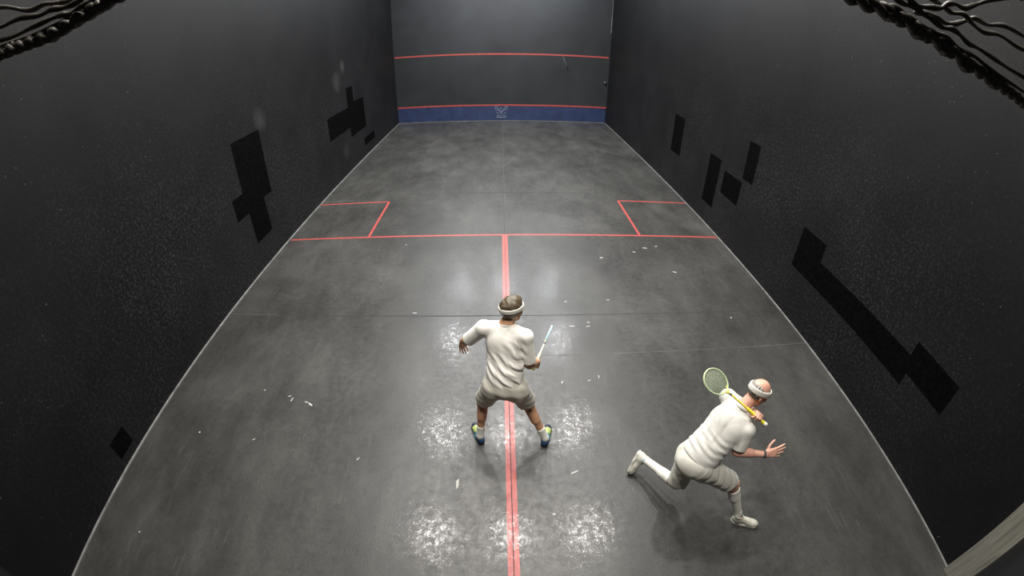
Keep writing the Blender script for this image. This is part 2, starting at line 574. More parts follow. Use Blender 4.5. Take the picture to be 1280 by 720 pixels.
def build_shoe(P, side, mats, name='shoe'):
    ft = P.feet[side]; F = ft['F']; o = ft['o']
    M4 = np.eye(4); M4[:3, :3] = F; M4[:3, 3] = o
    sx = 1 if side == 'R' else -1
    def foot2(q):
        d = rcone(q, (0, .038, 0), (0.004 * -sx, .12, 0), .034, .036)
        return smin(d, rcone(q, (.004 * -sx, .12, 0), (-.004 * sx, .235, 0), .038, .043), .03)
    def upper(q):
        z = q[:, 2]
        d = ell(q, (0, .052, .048), (.038, .056, .058))
        d = smin(d, rcone(q, (0, .09, .062), (-.002 * sx, .15, .045), .037, .036), .03)
        d = smin(d, ell(q, (-.003 * sx, .212, .032), (.046, .074, .036)), .035)
        d = smin(d, rcone(q, (0, .055, .06), (0, .048, .098), .040, .041), .02)
        d = smax(d, -rcone(q, (0, .056, .075), (0, .052, .14), .033, .034), .004)
        # lace ridges
        for k in range(4):
            y = .115 + k * .019; zz = .092 - k * .0085
            d = smin(d, rcone(q, (-.016, y, zz), (.016, y + .006, zz), .004, .004), .003)
        return smax(d, .018 - z, .004)
    up = sdf_obj(name, upper, (-.07, -.03, -.01), (.07, .31, .16), .0042, mats[0], P.root, M4)
    def sole(q):
        z = q[:, 2]
        q2 = q.copy(); q2[:, 2] = 0
        d = foot2(q2) - .003 - .004 * np.clip(1 - z / .03, 0, 1)
        d = smax(d, z - .026 - .012 * np.clip((.1 - q[:, 1]) / .1, 0, 1), .004)
        d = smax(d, -z, .004)
        gr = np.abs(((q[:, 1] + .006 * np.sin(q[:, 0] * 90)) % .022) - .011)
        d = np.maximum(d, -np.maximum(z - .0035, gr - .0035))
        return d
    so = sdf_obj('sole', sole, (-.07, -.03, -.01), (.07, .31, .06), .0035, mats[1], None, M4)
    so.parent = up; so.matrix_parent_inverse = Matrix.Identity(4); so.matrix_basis = Matrix.Identity(4)
    def lin(q):
        d = rcone(q, (0, .054, .085), (0, .05, .104), .041, .0425)
        d = smax(d, -rcone(q, (0, .055, .07), (0, .052, .14), .031, .032), .003)
        return smax(d, np.maximum(.088 - q[:, 2], q[:, 2] - .110 + .15 * np.clip(q[:, 1] - .05, 0, 1)), .005)
    li = sdf_obj('collar', lin, (-.06, -.02, .06), (.06, .13, .15), .0035, mats[2], None, M4)
    li.parent = up; li.matrix_parent_inverse = Matrix.Identity(4); li.matrix_basis = Matrix.Identity(4)
    up['label'] = mats[3]
    return up

def bounds(*pts, m=.2):
    a = np.array(pts); return a.min(0) - m, a.max(0) + m

def dress(P, o):
    """shirt, shorts, socks from the joints. o: options"""
    J = P.J; T = P.T; R = T.T; r, f, u = T[:, 0], T[:, 1], T[:, 2]
    pel, neck = J['pel'], J['neck']; HF = P.HF; hc = J['head']
    def shirt(p):
        w = folds(p, o['folds']) * o['fmask'](p - pel, r, u)
        d = ell(p, pel + u * .02, (o['hemw'], .145, .17), R)
        d = smin(d, ell(p, pel + u * .17, (.168, .130, .20), R), .06)
        d = smin(d, ell(p, pel + u * .35 + f * .01, (.182, .136, .19), R), .05)
        d = smin(d, rcone(p, pel - u * .2, pel + u * .1, o['hemw'] * .82, o['hemw'] * .8), .04)
        for sd in 'LR':
            sh, el = J['sh' + sd], J['el' + sd]
            d = smin(d, rcone(p, neck - u * .035, sh, .058, .068), .035)
            ax = el - sh; e2 = sh + ax * 1.15
            sl = rcone(p, sh, e2, .068, o['sleeve_r'])
            sl = smax(sl, ((p - (sh + ax * o['sleeve'][sd])) @ nrm(ax)), .006)
            # hollow opening
            sl = smax(sl, -np.maximum(rcone(p, sh + ax * .5, e2 + ax * .2, .045, o['sleeve_r'] - .009), (sh + ax * (o['sleeve'][sd] - .13) - p) @ nrm(ax)), .004)
            d = smin(d, sl, .022)
        d = d + w * np.clip((.50 - (p - pel) @ u) / .1, 0, 1)
        hem = -((p - (pel - u * o['hem'])) @ nrm(u + f * o.get('hemtilt', 0.)))
        d = smax(d, hem, .006)
        # neckline
        nk = rcone(p, neck - u * .03, hc + HF @ V(0, -.02, -.02), .062, .068)
        d = smax(d, -np.maximum(nk, -((p - (neck - u * .035)) @ u)), .006)
        return d
    lo, hi = bounds(pel - u * .25, neck + u * .02, J['shL'], J['shR'], J['elL'], J['elR'], m=.17)
    sh = sdf_obj('shirt', shirt, lo, hi, .0065, o['mats'][0], P.root)
    sh['label'] = o['labels'][0]
    # collar ring
    def coll(p):
        nk = rcone(p, neck - u * .03, hc + HF @ V(0, -.02, -.02), .067, .074)
        d = np.abs(nk) - .005
        s = (p - (neck - u * .012 - f * .02)) @ nrm(u + f * .25)
        return smax(d, np.abs(s) - .013, .004)
    lo, hi = bounds(neck, m=.13)
    sdf_obj('collar', coll, lo, hi, .004, o['mats'][4] if len(o['mats']) > 4 else o['mats'][0], P.root)
    def shorts(p):
        w = folds(p, o['folds2'])
        d = ell(p, pel - u * .0, (.172, .128, .13), R)
        d = smin(d, ell(p, pel - u * .08 - f * .02, (.172, .130, .12), R), .05)
        for sd in 'LR':
            hp, kn = J['hip' + sd], J['knee' + sd]
            ax = kn - hp; e = hp + ax * 1.1
            g = rcone(p, hp, e, .108, o['leg_r'])
            g = smax(g, (p - (hp + ax * o['leg'][sd])) @ nrm(ax + np.asarray(o.get('legtilt', {}).get(sd, (0, 0, 0)))), .006)
            g = smax(g, -np.maximum(rcone(p, hp + ax * .5, e + ax * .2, .06, o['leg_r'] - .010), (hp + ax * (o['leg'][sd] - .16) - p) @ nrm(ax)), .004)
            g = smin(g, ell(p, hp + ax * .12 - P.legf[sd] * .03, (.108, .108, .125)), .04)
            d = smin(d, g, .03)
        d = d + w
        return smax(d, (p - (pel + u * .12)) @ u, .006)
    lo, hi = bounds(pel, J['hipL'], J['hipR'], J['kneeL'], J['kneeR'], m=.18)
    so = sdf_obj('shorts', shorts, lo, hi, .0065, o['mats'][1], P.root)
    so['label'] = o['labels'][1]
    for sd in 'LR':
        kn, an = J['knee' + sd], J['ank' + sd]
        back = -nrm(P.legf[sd] - nrm(an - kn) * (P.legf[sd] @ nrm(an - kn)))
        ft = P.feet[sd]
        def sock(p):
            d = rcone(p, kn, an, .056, .0385)
            d = smin(d, rcone(p, kn + (an - kn) * .12 + back * .016, kn + (an - kn) * .42 + back * .018, .0505, .0475), .03)
            d = smin(d, rcone(p, an, ft['o'] + ft['F'][:, 1] * .05 + ft['F'][:, 2] * .05, .0385, .034), .02)
            ax = nrm(an - kn); L = np.linalg.norm(an - kn)
            s = (p - kn) @ ax
            cuff = np.clip(1 - np.abs(s - (o['sock'] * L + .018)) / .018, 0, 1)
            d = d - .003 * np.sqrt(cuff) - .0012 * np.sin(s * 500)
            return smax(d, o['sock'] * L - s, .004)
        lo, hi = bounds(kn + (an - kn) * o['sock'], an, ft['o'], m=.09)
        k = sdf_obj('sock', sock, lo, hi, .005, o['mats'][2], P.root)
        k['label'] = o['labels'][2]
    # body
    fn = body_sdf(P)
    allp = [J[k] for k in J] + [P.feet['L']['tip'], P.feet['R']['tip'], hc + V(0, 0, .05)]
    lo, hi = bounds(*allp, m=.22)
    b = sdf_obj('body', fn, lo, hi, .0052, P.skin, P.root)
    b['label'] = o['labels'][3]
    # eyes and lips
    for s in (-1, 1):
        bm = bmesh.new()
        bmesh.ops.create_uvsphere(bm, u_segments=16, v_segments=10, radius=.0125)
        e = bm_obj('eye', bm, M['eye'], P.root)
        c = hc + HF @ V(s * .031, .0765, .004)
        M4 = np.eye(4); M4[:3, :3] = HF; M4[:3, 3] = c - np.array(P.root.location)
        e.matrix_local = Matrix(M4.tolist())
        bm = bmesh.new()
        bmesh.ops.create_uvsphere(bm, u_segments=14, v_segments=8, radius=.0058)
        for v in bm.verts: v.co.y *= .35
        i = bm_obj('iris', bm, M['iris'], e)
        i.location = (0, .0115, 0)
    for sg in (-1, 1):
        def brow(q):
            return rcone(q, (sg * .014, .090, .026), (sg * .046, .079, .028), .0042, .003)
        loc_obj(P, 'eyebrow', brow, (-.07, .05, 0), (.07, .12, .05), .0022, o['mats'][3])
    def lips(q):
        d = rcone(q, (-.019, .089, -.0580), (.019, .089, -.0580), .0045, .0045)
        return smin(d, rcone(q, (-.017, .089, -.0665), (.017, .089, -.0665), .0052, .0052), .001)
    loc_obj(P, 'lips', lips, (-.04, .06, -.09), (.04, .12, -.03), .0022, M['lip'])

def loc_obj(P, name, f, lo, hi, h, mat):
    M4 = np.eye(4); M4[:3, :3] = P.HF; M4[:3, 3] = P.J['head']
    return sdf_obj(name, f, lo, hi, h, mat, P.root, M4)

# ------------------------------------------------------------------ racket
def racket(name, butt, tip, facen, mats, label, L=.69, head_w=.094):
    butt = np.asarray(butt, float); a = nrm(np.asarray(tip, float) - butt)
    z = np.asarray(facen, float); z = nrm(z - a * (z @ a)); x = np.cross(a, z)
    root = empty(name, butt.tolist())
    M3 = Matrix(np.stack([x, a, z], 1).tolist())
    root.rotation_mode = 'QUATERNION'; root.rotation_quaternion = M3.to_quaternion()
    tag(root, label, 'racket', 'rackets in the players\' hands')
    cy, sy, sxx = L - .122, .115, head_w
    bm = bmesh.new()
    pts = [(sxx * math.sin(t) * (1 + .06 * math.cos(t)), cy + sy * math.cos(t), 0) for t in [2 * math.pi * i / 56 for i in range(56)]]
    tube_mesh(bm, pts, .0062, 8, True)
    for v in bm.verts: v.co.z *= 1.75
    fr = bm_obj('frame', bm, mats[0], root)
    bm = bmesh.new()
    th = L - .24
    tube_mesh(bm, [(0, y, 0) for y in np.linspace(.22, th, 12)], [.0098 - .0016 * math.sin(i / 11 * math.pi) for i in range(12)], 12)
    # throat fork
    for s in (-1, 1):
        tube_mesh(bm, [(0, th - .03, 0), (s * .014, th, 0), (s * .034, th + .022, 0)], [.008, .0072, .0064], 8)
    bm_obj('shaft', bm, mats[1], root)
    bm = bmesh.new()
    n = 46
    gp = [(0, .008 + .222 * i / n, 0) for i in range(n + 1)]
    tube_mesh(bm, gp, [.0142 + .0008 * math.sin(i * 1.5) for i in range(n + 1)], 8)
    bm_obj('grip', bm, mats[2], root, False)
    bm = bmesh.new()
    tube_mesh(bm, [(0, 0, 0), (0, .004, 0), (0, .018, 0), (0, .03, 0)], [.014, .0172, .0172, .0145], 16)
    bm_obj('butt_cap', bm, mats[3], root)
    bm = bmesh.new()
    tube_mesh(bm, [(0, th - .05, 0), (0, th - .02, 0)], [.0112, .0112], 12)
    bm_obj('throat_binding', bm, mats[5], root)
    bm = bmesh.new()
    for i in range(-8, 9):
        x0 = i * sxx / 8.8
        hh = sy * math.sqrt(max(0, 1 - (x0 / sxx) ** 2))
        tube_mesh(bm, [(x0, cy - hh, .001), (x0, cy + hh, .001)], .0009, 5)
    for i in range(-10, 11):
        y0 = i * sy / 10.8
        hh = sxx * math.sqrt(max(0, 1 - (y0 / sy) ** 2))
        tube_mesh(bm, [(-hh, cy + y0, -.001), (hh, cy + y0, -.001)], .0009, 5)
    bm_obj('strings', bm, mats[4], root)
    return root

#@@SETTING
# ------------------------------------------------------------------ the court
fl = boxes('floor', [(-W - .2, W + .2, YB, .2, -.2, 0)], M['floor']); tag(fl, kind='structure')
wl = boxes('wall_left', [(-W - .25, -W, -20.6, .25, -.2, H)], M['side']); tag(wl, kind='structure')
wr = boxes('wall_right', [(W, W + .25, -20.6, .25, -.2, H)], M['side']); tag(wr, kind='structure')
wf = boxes('wall_front', [(-W, W, 0, .25, -.2, H)], M['front']); tag(wf, kind='structure')
wb = boxes('wall_back', [(-W, W, YB - .15, YB, -.2, 3.55)], M['side']); tag(wb, kind='structure')
gs = boxes('trim_4', [(-W, W, -20.6, YB - .15, 3.2, 3.4)], M['knob']); tag(gs, kind='structure')
gw = boxes('wall_gallery', [(-W - .25, W + .25, -20.8, -20.6, -.2, H)], M['side']); tag(gw, kind='structure')
ce = boxes('ceiling', [(-W - .25, W + .25, -20.8, .25, H, H + .2)], M['ceil']); tag(ce, kind='structure')

# pale line where floor meets the walls
for i, b in enumerate([(-W, -W + .03, YB, 0, 0, .012), (W - .022, W, YB, 0, 0, .012), (-W + .03, W - .022, -.03, 0, 0, .014)]):
    o = boxes('trim_%d' % (i + 1), [b], M['pale']); tag(o, kind='structure')

# pale timber post standing in the rear right corner, grain running up it
pt = boxes('timber_post', [(W - .085, W - .001, YB + .001, -18.475, 0, 3.5)], M['wood'], None, .006)
tag(pt, 'pale weathered timber post standing in the rear right corner of the court', 'post')

# painted lines on the floor
ysh, ybx, bw, lw = -11.237, -9.366, 1.816, .052
e = .0015
boxes('short_line', [(-W + .06, W - .03, ysh - lw / 2, ysh + lw / 2, 0, e)], M['red'], fl)
boxes('centre_line', [(-.052, -.004, YB, ysh - lw / 2, 0, e), (.004, .052, YB, ysh - lw / 2, 0, e)], M['red'], fl)
for s in (-1, 1):
    xa = s * (W - bw)
    boxes('service_box_line', [(min(xa, s * (W - .04)), max(xa, s * (W - .04)), ybx - lw / 2, ybx + lw / 2, 0, e),
                               (xa - lw / 2, xa + lw / 2, ysh + lw / 2, ybx - lw / 2, 0, e)], M['red'], fl)
# joints between the slabs
boxes('slab_joint', [(-.004, .004, YB, -.03, 0, .0009)], M['seam'], fl)
boxes('slab_joint', [(-W + .03, -.06, -13.845, -13.825, 0, .0008), (.06, W - .03, -13.842, -13.83, 0, .0008)], M['seam'], fl)
boxes('slab_joint', [(0.06, W - .03, -14.695, -14.685, 0, .0008)], M['jedge'], fl)
boxes('slab_joint', [(-W + .03, W - .03, -8.92, -8.90, 0, .0008)], M['seam'], fl)
boxes('joint_edge', [(-W + .03, -3.6, -13.825, -13.815, 0, .0011)], M['jedge'], fl)
boxes('joint_edge', [(-W + .05, -3.7, -9.20, -9.16, 0, .0011)], M['jedge'], fl)
boxes('joint_edge', [(.006, .016, ysh + .05, -.5, 0, .0009)], M['jedge'], fl)

# pale scuffs, each an irregular flake-shaped mark on the slab
scuffs = [(-2.71, -15.47, .05, .018, .3), (-2.66, -15.52, .07, .02, 1.4), (-2.39, -15.58, .085, .03, -.6), (-2.45, -15.55, .05, .02, 0),
          (-.53, -16.55, .14, .035, 1.5), (-1.36, -13.76, .10, .02, -.1), (-3.74, -16.17, .03, .03, 0), (-2.93, -16.17, .04, .012, .6),
          (-3.11, -15.4, .035, .02, .4), (-3.88, -17.59, .035, .02, .8), (1.75, -12.15, .09, .03, .3), (2.44, -11.93, .08, .03, -.2),
          (.92, -14.1, .10, .02, .1), (1.15, -14.11, .07, .018, .2), (1.17, -14.02, .05, .02, -.2), (.65, -15.18, .06, .015, 1.2),
          (.64, -16.44, .11, .02, .4), (2.7, -11.77, .12, .03, -.1), (2.96, -11.69, .08, .02, .2), (3.0, -12.65, .10, .03, -.4),
          (1.58, -13.47, .06, .02, 0), (.99, -15.16, .05, .015, .5), (1.12, -15.1, .012, .06, 0), (.39, -16.9, .04, .02, .2),
          (.9, -13.5, .06, .02, .4), (-1.9, -11.6, .05, .02, .1), (3.5, -14.0, .04, .02, .6), (-1.6, -16.3, .05, .012, 1.0)]
for (x, y, a, b, ang) in scuffs:
    bm = bmesh.new(); n = 11
    top = []
    for k in range(n):
        t = 2 * math.pi * k / n
        rr = random.uniform(.6, 1.1)
        px, py = a * .5 * rr * math.cos(t), b * .5 * rr * math.sin(t)
        top.append(bm.verts.new((x + px * math.cos(ang) - py * math.sin(ang), y + px * math.sin(ang) + py * math.cos(ang), .0012)))
    fc = bm.faces.new(top)
    ex = bmesh.ops.extrude_face_region(bm, geom=[fc])
    for v in ex['geom']:
        if isinstance(v, bmesh.types.BMVert): v.co.z = -.001
    bm_obj('scuff_mark', bm, M['scuff'], fl, False)

# front wall: service line, board, emblem
boxes('service_line', [(-W + .03, W - .06, -.004, 0, 2.907 - .03, 2.907 + .03)], M['red'], wf)
bd = boxes('board', [(-W + .01, W - .01, -.012, 0, .014, .668)], M['blue'], wf)
boxes('board_line', [(-W + .01, W - .01, -.022, 0, .668, .728)], M['red'], wf)
bm = bmesh.new()
def stroke(pts, w=.012):
    tube_mesh(bm, [(px, -.0125, pz) for px, pz in pts], w * 1.35, 6)
ex0, ez0 = -.04, .37
for s in (-1, 1):
    stroke([(ex0 - s * .20, ez0 - .20), (ex0 + s * .13, ez0 + .13)], .011)
    stroke([(ex0 - s * .20, ez0 - .20), (ex0 - s * .14, ez0 - .14)], .019)
    cx, cz = ex0 + s * .195, ez0 + .185
    ring = []
    for k in range(25):
        t = 2 * math.pi * k / 24
        lx, lz = .085 * math.cos(t), .060 * math.sin(t)
        q = math.pi / 4 * s if s > 0 else math.pi - math.pi / 4
        ring.append((cx + lx * math.cos(q) - lz * math.sin(q), cz + lx * math.sin(q) + lz * math.cos(q)))
    stroke(ring, .010)
    stroke([(cx - .045, cz - .045 * s * s), (cx + .045, cz + .045)], .004)
    stroke([(cx - .04, cz + .04), (cx + .04, cz - .04)], .004)
    stroke([(ex0 + s * .17, ez0 + .02), (ex0 + s * .16, ez0 - .04), (ex0 + s * .19, ez0 - .07)], .012)
stroke([(ex0 + .05 * math.cos(t), ez0 + .155 + .05 * math.sin(t)) for t in [2 * math.pi * k / 16 for k in range(17)]], .009)
stroke([(ex0 - .24, ez0 - .245), (ex0 - .1, ez0 - .225), (ex0 + .1, ez0 - .225), (ex0 + .24, ez0 - .245)], .013)
stroke([(ex0 - .12, ez0 - .17), (ex0, ez0 - .15), (ex0 + .12, ez0 - .17)], .010)
em = bm_obj('emblem', bm, M['emblem'], bd)
em['label'] = 'faded pale crossed rackets emblem on the blue board'
# small things on the front right corner
boxes('worn_edge', [(W - .035, W - .012, -.006, 0, 3.95, 4.75), (W - .02, W - .008, -.006, 0, 4.75, 6.5)], M['pale'], wf, .002)
bm = bmesh.new()
bmesh.ops.create_uvsphere(bm, u_segments=16, v_segments=10, radius=.075)
for v in bm.verts: v.co = Vector((v.co.x + 4.44, v.co.y * .6 - .03, v.co.z * 1.2 + 1.79))
tube_mesh(bm, [(4.44, 0, 1.79), (4.44, -.03, 1.79)], .04, 12)
bm_obj('knob', bm, M['knob'], wf)
bm = bmesh.new()
tube_mesh(bm, [(2.55, 0, 2.86), (2.72, -.001, 2.45), (2.80, 0, 2.25)], [.02, .035, .012], 6)
bm_obj('scratch', bm, plain('dull scratch', (.036, .037, .037), .6, .3), wf)

# darker repair patches painted on the side walls (y0, y1, z0, z1)
for i, (y0, y1, z0, z1) in enumerate([(-12.39, -11.41, 1.19, 2.43), (-12.75, -12.33, 1.14, 1.53), (-12.35, -11.74, .52, 1.25),
                                      (-8.0, -6.27, 1.25, 1.86), (-6.30, -4.75, .95, 1.95), (-6.30, -5.74, 1.93, 2.44),
                                      (-5.1, -3.9, .36, .60), (-16.84, -16.55, .14, .40)]):
    boxes('repair_patch', [(-W - .01, -W + .0020 + .0005 * i, y0, y1, z0, z1)], M['patch'], wl)
for i, (y0, y1, z0, z1) in enumerate([(-8.44, -7.78, .95, 1.95), (-10.64, -10.1, .44, 1.54), (-11.96, -11.58, 1.48, 2.23), (-11.60, -10.86, .90, 1.39),
                                      (-14.27, -13.68, .9, 1.47), (-16.40, -13.68, .80, 1.18), (-17.07, -16.32, .98, 1.38)]):
    boxes('repair_patch', [(W - .0020 - .0005 * i, W + .01, y0, y1, z0, z1)], M['patch'], wr)

# ------------------------------------------------------------------ bunched net hanging above the back wall
NY = -18.4
NET = [
    [(0.2504, 3.8365), (0.2646, 3.8338), (0.2818, 3.8379), (0.2999, 3.8432), (0.3092, 3.8502), (0.3222, 3.8548), (0.3394, 3.8568), (0.3618, 3.869), (0.3908, 3.885), (0.4349, 3.904)],
    [(0.2834, 3.8491), (0.3015, 3.8484), (0.3153, 3.8476), (0.3268, 3.8467), (0.348, 3.8523), (0.3667, 3.8486), (0.391, 3.8482), (0.4266, 3.8565), (0.4806, 3.8594), (0.5407, 3.8732)],
    [(0.2773, 3.8304), (0.2965, 3.835), (0.3096, 3.8362), (0.3239, 3.8353), (0.3406, 3.8391), (0.3573, 3.8472), (0.3778, 3.8576), (0.4059, 3.8603), (0.4466, 3.8727), (0.5108, 3.8795)],
    [(0.2342, 3.8306), (0.2473, 3.8297), (0.2605, 3.831), (0.2776, 3.829), (0.2903, 3.8284), (0.3065, 3.8266), (0.3224, 3.83), (0.3373, 3.8291), (0.3538, 3.826), (0.3732, 3.827), (0.4075, 3.827), (0.4504, 3.827), (0.5325, 3.8312)],
    [(0.2316, 3.8219), (0.246, 3.8249), (0.2601, 3.822), (0.2745, 3.8213), (0.2924, 3.8199), (0.3056, 3.8201), (0.322, 3.8211), (0.3438, 3.818), (0.3632, 3.8172), (0.3833, 3.818), (0.4325, 3.8145), (0.5275, 3.8154)],
    [(-0.6333, 3.9054), (-0.5733, 3.886), (-0.524, 3.8642), (-0.4935, 3.8597), (-0.4718, 3.8528), (-0.4537, 3.8488), (-0.4341, 3.8458)],
    [(-0.6364, 3.8912), (-0.5778, 3.8662), (-0.5253, 3.858), (-0.4883, 3.8483), (-0.4674, 3.8466), (-0.4498, 3.8421), (-0.4351, 3.8401), (-0.4186, 3.8397)],
    [(-0.643, 3.8685), (-0.5632, 3.8488), (-0.5124, 3.8436), (-0.4799, 3.8407), (-0.461, 3.8383), (-0.4461, 3.8348), (-0.4287, 3.8358), (-0.4058, 3.8355)],
    [(-0.6472, 3.8564), (-0.5646, 3.844), (-0.5081, 3.8356), (-0.4786, 3.834), (-0.4568, 3.833), (-0.4415, 3.8326), (-0.4247, 3.8315), (-0.3975, 3.8328)]]
EDGE = [(-1.6, 3.86), (-1.0, 3.853), (-0.6758, 3.8499), (-0.5862, 3.8386), (-0.5322, 3.8318), (-0.4806, 3.826), (-0.4328, 3.8268), (-0.3866, 3.8293), (-.25, 3.836), (-.1, 3.838), (.05, 3.834),
        (0.1824, 3.8183), (0.2324, 3.8179), (0.2773, 3.8146), (0.322, 3.8116), (0.3806, 3.8069), (0.4435, 3.8045), (0.521, 3.8034), (0.6493, 3.8039), (1.0, 3.815), (1.6, 3.83)]
def dense(pts, n=5):
    """Catmull-Rom through pts"""
    P_ = [Vector((a, 0, b)) for a, b in pts]; out = []
    for i in range(len(P_) - 1):
        p0, p1, p2, p3 = P_[max(i - 1, 0)], P_[i], P_[i + 1], P_[min(i + 2, len(P_) - 1)]
        for k in range(n):
            t = k / n
            out.append(.5 * ((2 * p1) + (p2 - p0) * t + (2 * p0 - 5 * p1 + 4 * p2 - p3) * t * t + (3 * p1 - p0 - 3 * p2 + p3) * t ** 3))
    out.append(P_[-1]); return out
net = empty('protective_net', (0, NY, 3.83))
tag(net, 'black knotted net hanging bunched above the back wall, its lower edge crossing both top corners', 'net')
bm = bmesh.new()
pe = dense(EDGE, 10)
for ph in (0, math.pi):
    s_ = 0; q = []
    for i, p in enumerate(pe):
        if i: s_ += (p - pe[i - 1]).length
        a = s_ * 150 + ph
        q.append((p.x, .0032 * math.cos(a), p.z - 3.83 + .0032 * math.sin(a)))
    tube_mesh(bm, q, .0046, 8)
bm_obj('edge_rope', bm, M['net'], net)
knots = []
for k, (x, z) in enumerate([(-.66, 3.848), (-.56, 3.834), (-.476, 3.821), (-.437, 3.8235), (-.404, 3.825), (.236, 3.813), (.2785, 3.809), (.325, 3.806), (.366, 3.801), (.43, 3.800), (.52, 3.799), (.64, 3.799)]):
    bm = bmesh.new()
    bmesh.ops.create_uvsphere(bm, u_segments=14, v_segments=8, radius=.0072)
    for v in bm.verts:
        c = v.co
        v.co = Vector((c.x * 1.15 + x + .0012 * math.sin(c.z * 900), c.y * 1.1, c.z * .9 + z - 3.83 + .003 + .001 * math.sin(c.x * 900)))
    bm_obj('knot', bm, M['net'], net)
for j, row in enumerate(NET):
    bm = bmesh.new()
    pr_ = dense(row, 6)
    q = [(p.x, .006 * (j % 3 - 1), p.z - 3.83) for p in pr_]
    tube_mesh(bm, q, [.0027 + .0005 * math.sin(i * .55) for i in range(len(q))], 8)
    bm_obj('net_strand', bm, M['net'], net)
bm = bmesh.new()
for j in range(6):                                     # the rest of the net, out of the photograph above
    for s in (-1, 1):
        q = [(x, .004 * s, .11 + j * .05 + .024 * s * math.sin(x * 62.8)) for x in np.linspace(-1.6, 1.6, 260)]
        tube_mesh(bm, q, .0022, 5)
bm_obj('mesh_panel', bm, M['net'], net)
bm = bmesh.new()
tube_mesh(bm, [(-W, 0, .42), (W, 0, .42)], .006, 8)
for x in np.linspace(-1.6, 1.6, 33): tube_mesh(bm, [(x, 0, .36), (x, 0, .42)], .002, 5)
bm_obj('head_cable', bm, M['net'], net)

#@@CAMERA
# ------------------------------------------------------------------ camera: an action camera with a wide lens
cd = bpy.data.cameras.new('camera')
cam = bpy.data.objects.new('camera', cd); col.objects.link(cam)
cd.type = 'PANO'
try: cd.panorama_type = 'FISHEYE_LENS_POLYNOMIAL'
except Exception: pass
cy_ = getattr(cd, 'cycles', None)
tgt = cd if hasattr(cd, 'fisheye_polynomial_k1') else cy_
if cy_ is not None and hasattr(cy_, 'panorama_type'): cy_.panorama_type = 'FISHEYE_LENS_POLYNOMIAL'
SG = -1.0
for i, k in enumerate([0.0, 0.06721223274387224, 0.00011658748402785649, -3.3369514519569174e-05, 9.163596809634692e-07]):
    setattr(tgt, 'fisheye_polynomial_k%d' % i, SG * k)
tgt.fisheye_fov = math.pi
cd.sensor_fit = 'HORIZONTAL'; cd.sensor_width = 36; cd.sensor_height = 20.25
cd.clip_start = .02; cd.clip_end = 100
CR = np.array([[0.9996374743262331, 0.008041229670796658, -0.025695496649241693], [-0.025812792518527767, 0.5576133269664193, -0.8296993897381367], [0.0076563480240339574, 0.8300618749315153, 0.5576187444124455]])
CP = np.array([-0.07823506168330545, -18.696420791713173, 3.749873462499504])
m4 = np.eye(4); m4[:3, :3] = CR; m4[:3, 3] = CP
cam.matrix_world = Matrix(m4.tolist())
scn.camera = cam

#@@LIGHTS
# ------------------------------------------------------------------ lamps under the ceiling
LAMPS = []; PW = []; LC = []
for y, p, c in ((-1.8, 205, (.93, .97, 1.0)), (-5.8, 300, (.95, .975, 1.0)), (-10.3, 290, (1.0, .975, .94)), (-13.9, 250, (1.0, .965, .92)), (-17.7, 150, (1.0, .95, .88))):
    for x in ((-2.0, .1, 2.15) if y > -17 else (-1.0, .1, 1.15)):
        LAMPS.append((x, y)); PW.append(p); LC.append(c)
LZ = 7.5
for i, (x, y) in enumerate(LAMPS):
    bm = bmesh.new()
    tube_mesh(bm, [(x, y, LZ + .30), (x, y, LZ + .28), (x, y, LZ + .06), (x, y, LZ + .02)], [.06, .12, .30, .31], 24)
    tube_mesh(bm, [(x, y, LZ + .29), (x, y, H)], .012, 8)
    bm_obj('lamp_housing', bm, M['metal'], ce)
    ld = bpy.data.lights.new('lamp_light', 'AREA'); ld.shape = 'DISK'; ld.size = .36
    ld.energy = PW[i]; ld.color = LC[i]
    lo_ = bpy.data.objects.new('lamp_light', ld); col.objects.link(lo_)
    lo_.location = (x, y, LZ)
w = bpy.data.worlds.new('world'); scn.world = w; w.use_nodes = True
w.node_tree.nodes['Background'].inputs[0].default_value = (.02, .02, .022, 1)
w.node_tree.nodes['Background'].inputs[1].default_value = .5
vs = scn.view_settings
vs.view_transform = 'Standard'; vs.look = 'None'; vs.gamma = 1; vs.exposure = 0; vs.use_curve_mapping = False
#@@PEOPLE
# ------------------------------------------------------------------ players
def footdef(o, fwd, up):
    o = np.asarray(o, float); F = frame(fwd, up)
    return dict(o=o, F=F, tip=o + F[:, 1] * .28)

def torso_frame(pel, neck, right):
    u = nrm(np.asarray(neck, float) - np.asarray(pel, float)); r = np.asarray(right, float)
    r = nrm(r - u * (r @ u)); f = np.cross(u, r)
    return np.stack([r, f, u], 1)

# ---- player standing astride the centre line, seen from behind
JA = dict(pel=(-.055, -16.02, .97), neck=(-.045, -15.85, 1.465), head=(.012, -15.80, 1.575),
          shL=(-.235, -15.83, 1.405), shR=(.125, -15.945, 1.395),
          elL=(-.395, -15.765, 1.20), wrL=(-.458, -15.60, 1.055),
          elR=(.165, -16.00, 1.115), wrR=(.215, -15.86, .945),
          hipL=(-.145, -16.03, .90), hipR=(.045, -16.06, .90),
          kneeL=(-.275, -15.89, .49), kneeR=(.180, -15.93, .49),
          ankL=(-.312, -16.03, .105), ankR=(.362, -16.075, .105))
A = Person(JA, None, 'person in white standing astride the red centre line, back turned, brown hair and headband', (-.02, -15.98, 0), M['skinA'])
A.T = torso_frame(JA['pel'], JA['neck'], np.array(JA['shR']) - np.array(JA['shL']))
A.HF = frame((.72, .66, -.20), (.10, .22, 1))
A.feet = dict(L=footdef((-.295, -16.075, .012), (-.34, .94, -.035), (0, 0, 1)), R=footdef((.350, -16.123, .012), (.26, .965, -.035), (0, 0, 1)))
A.legf = dict(L=nrm((-.25, .95, 0)), R=nrm((.35, .93, 0)))
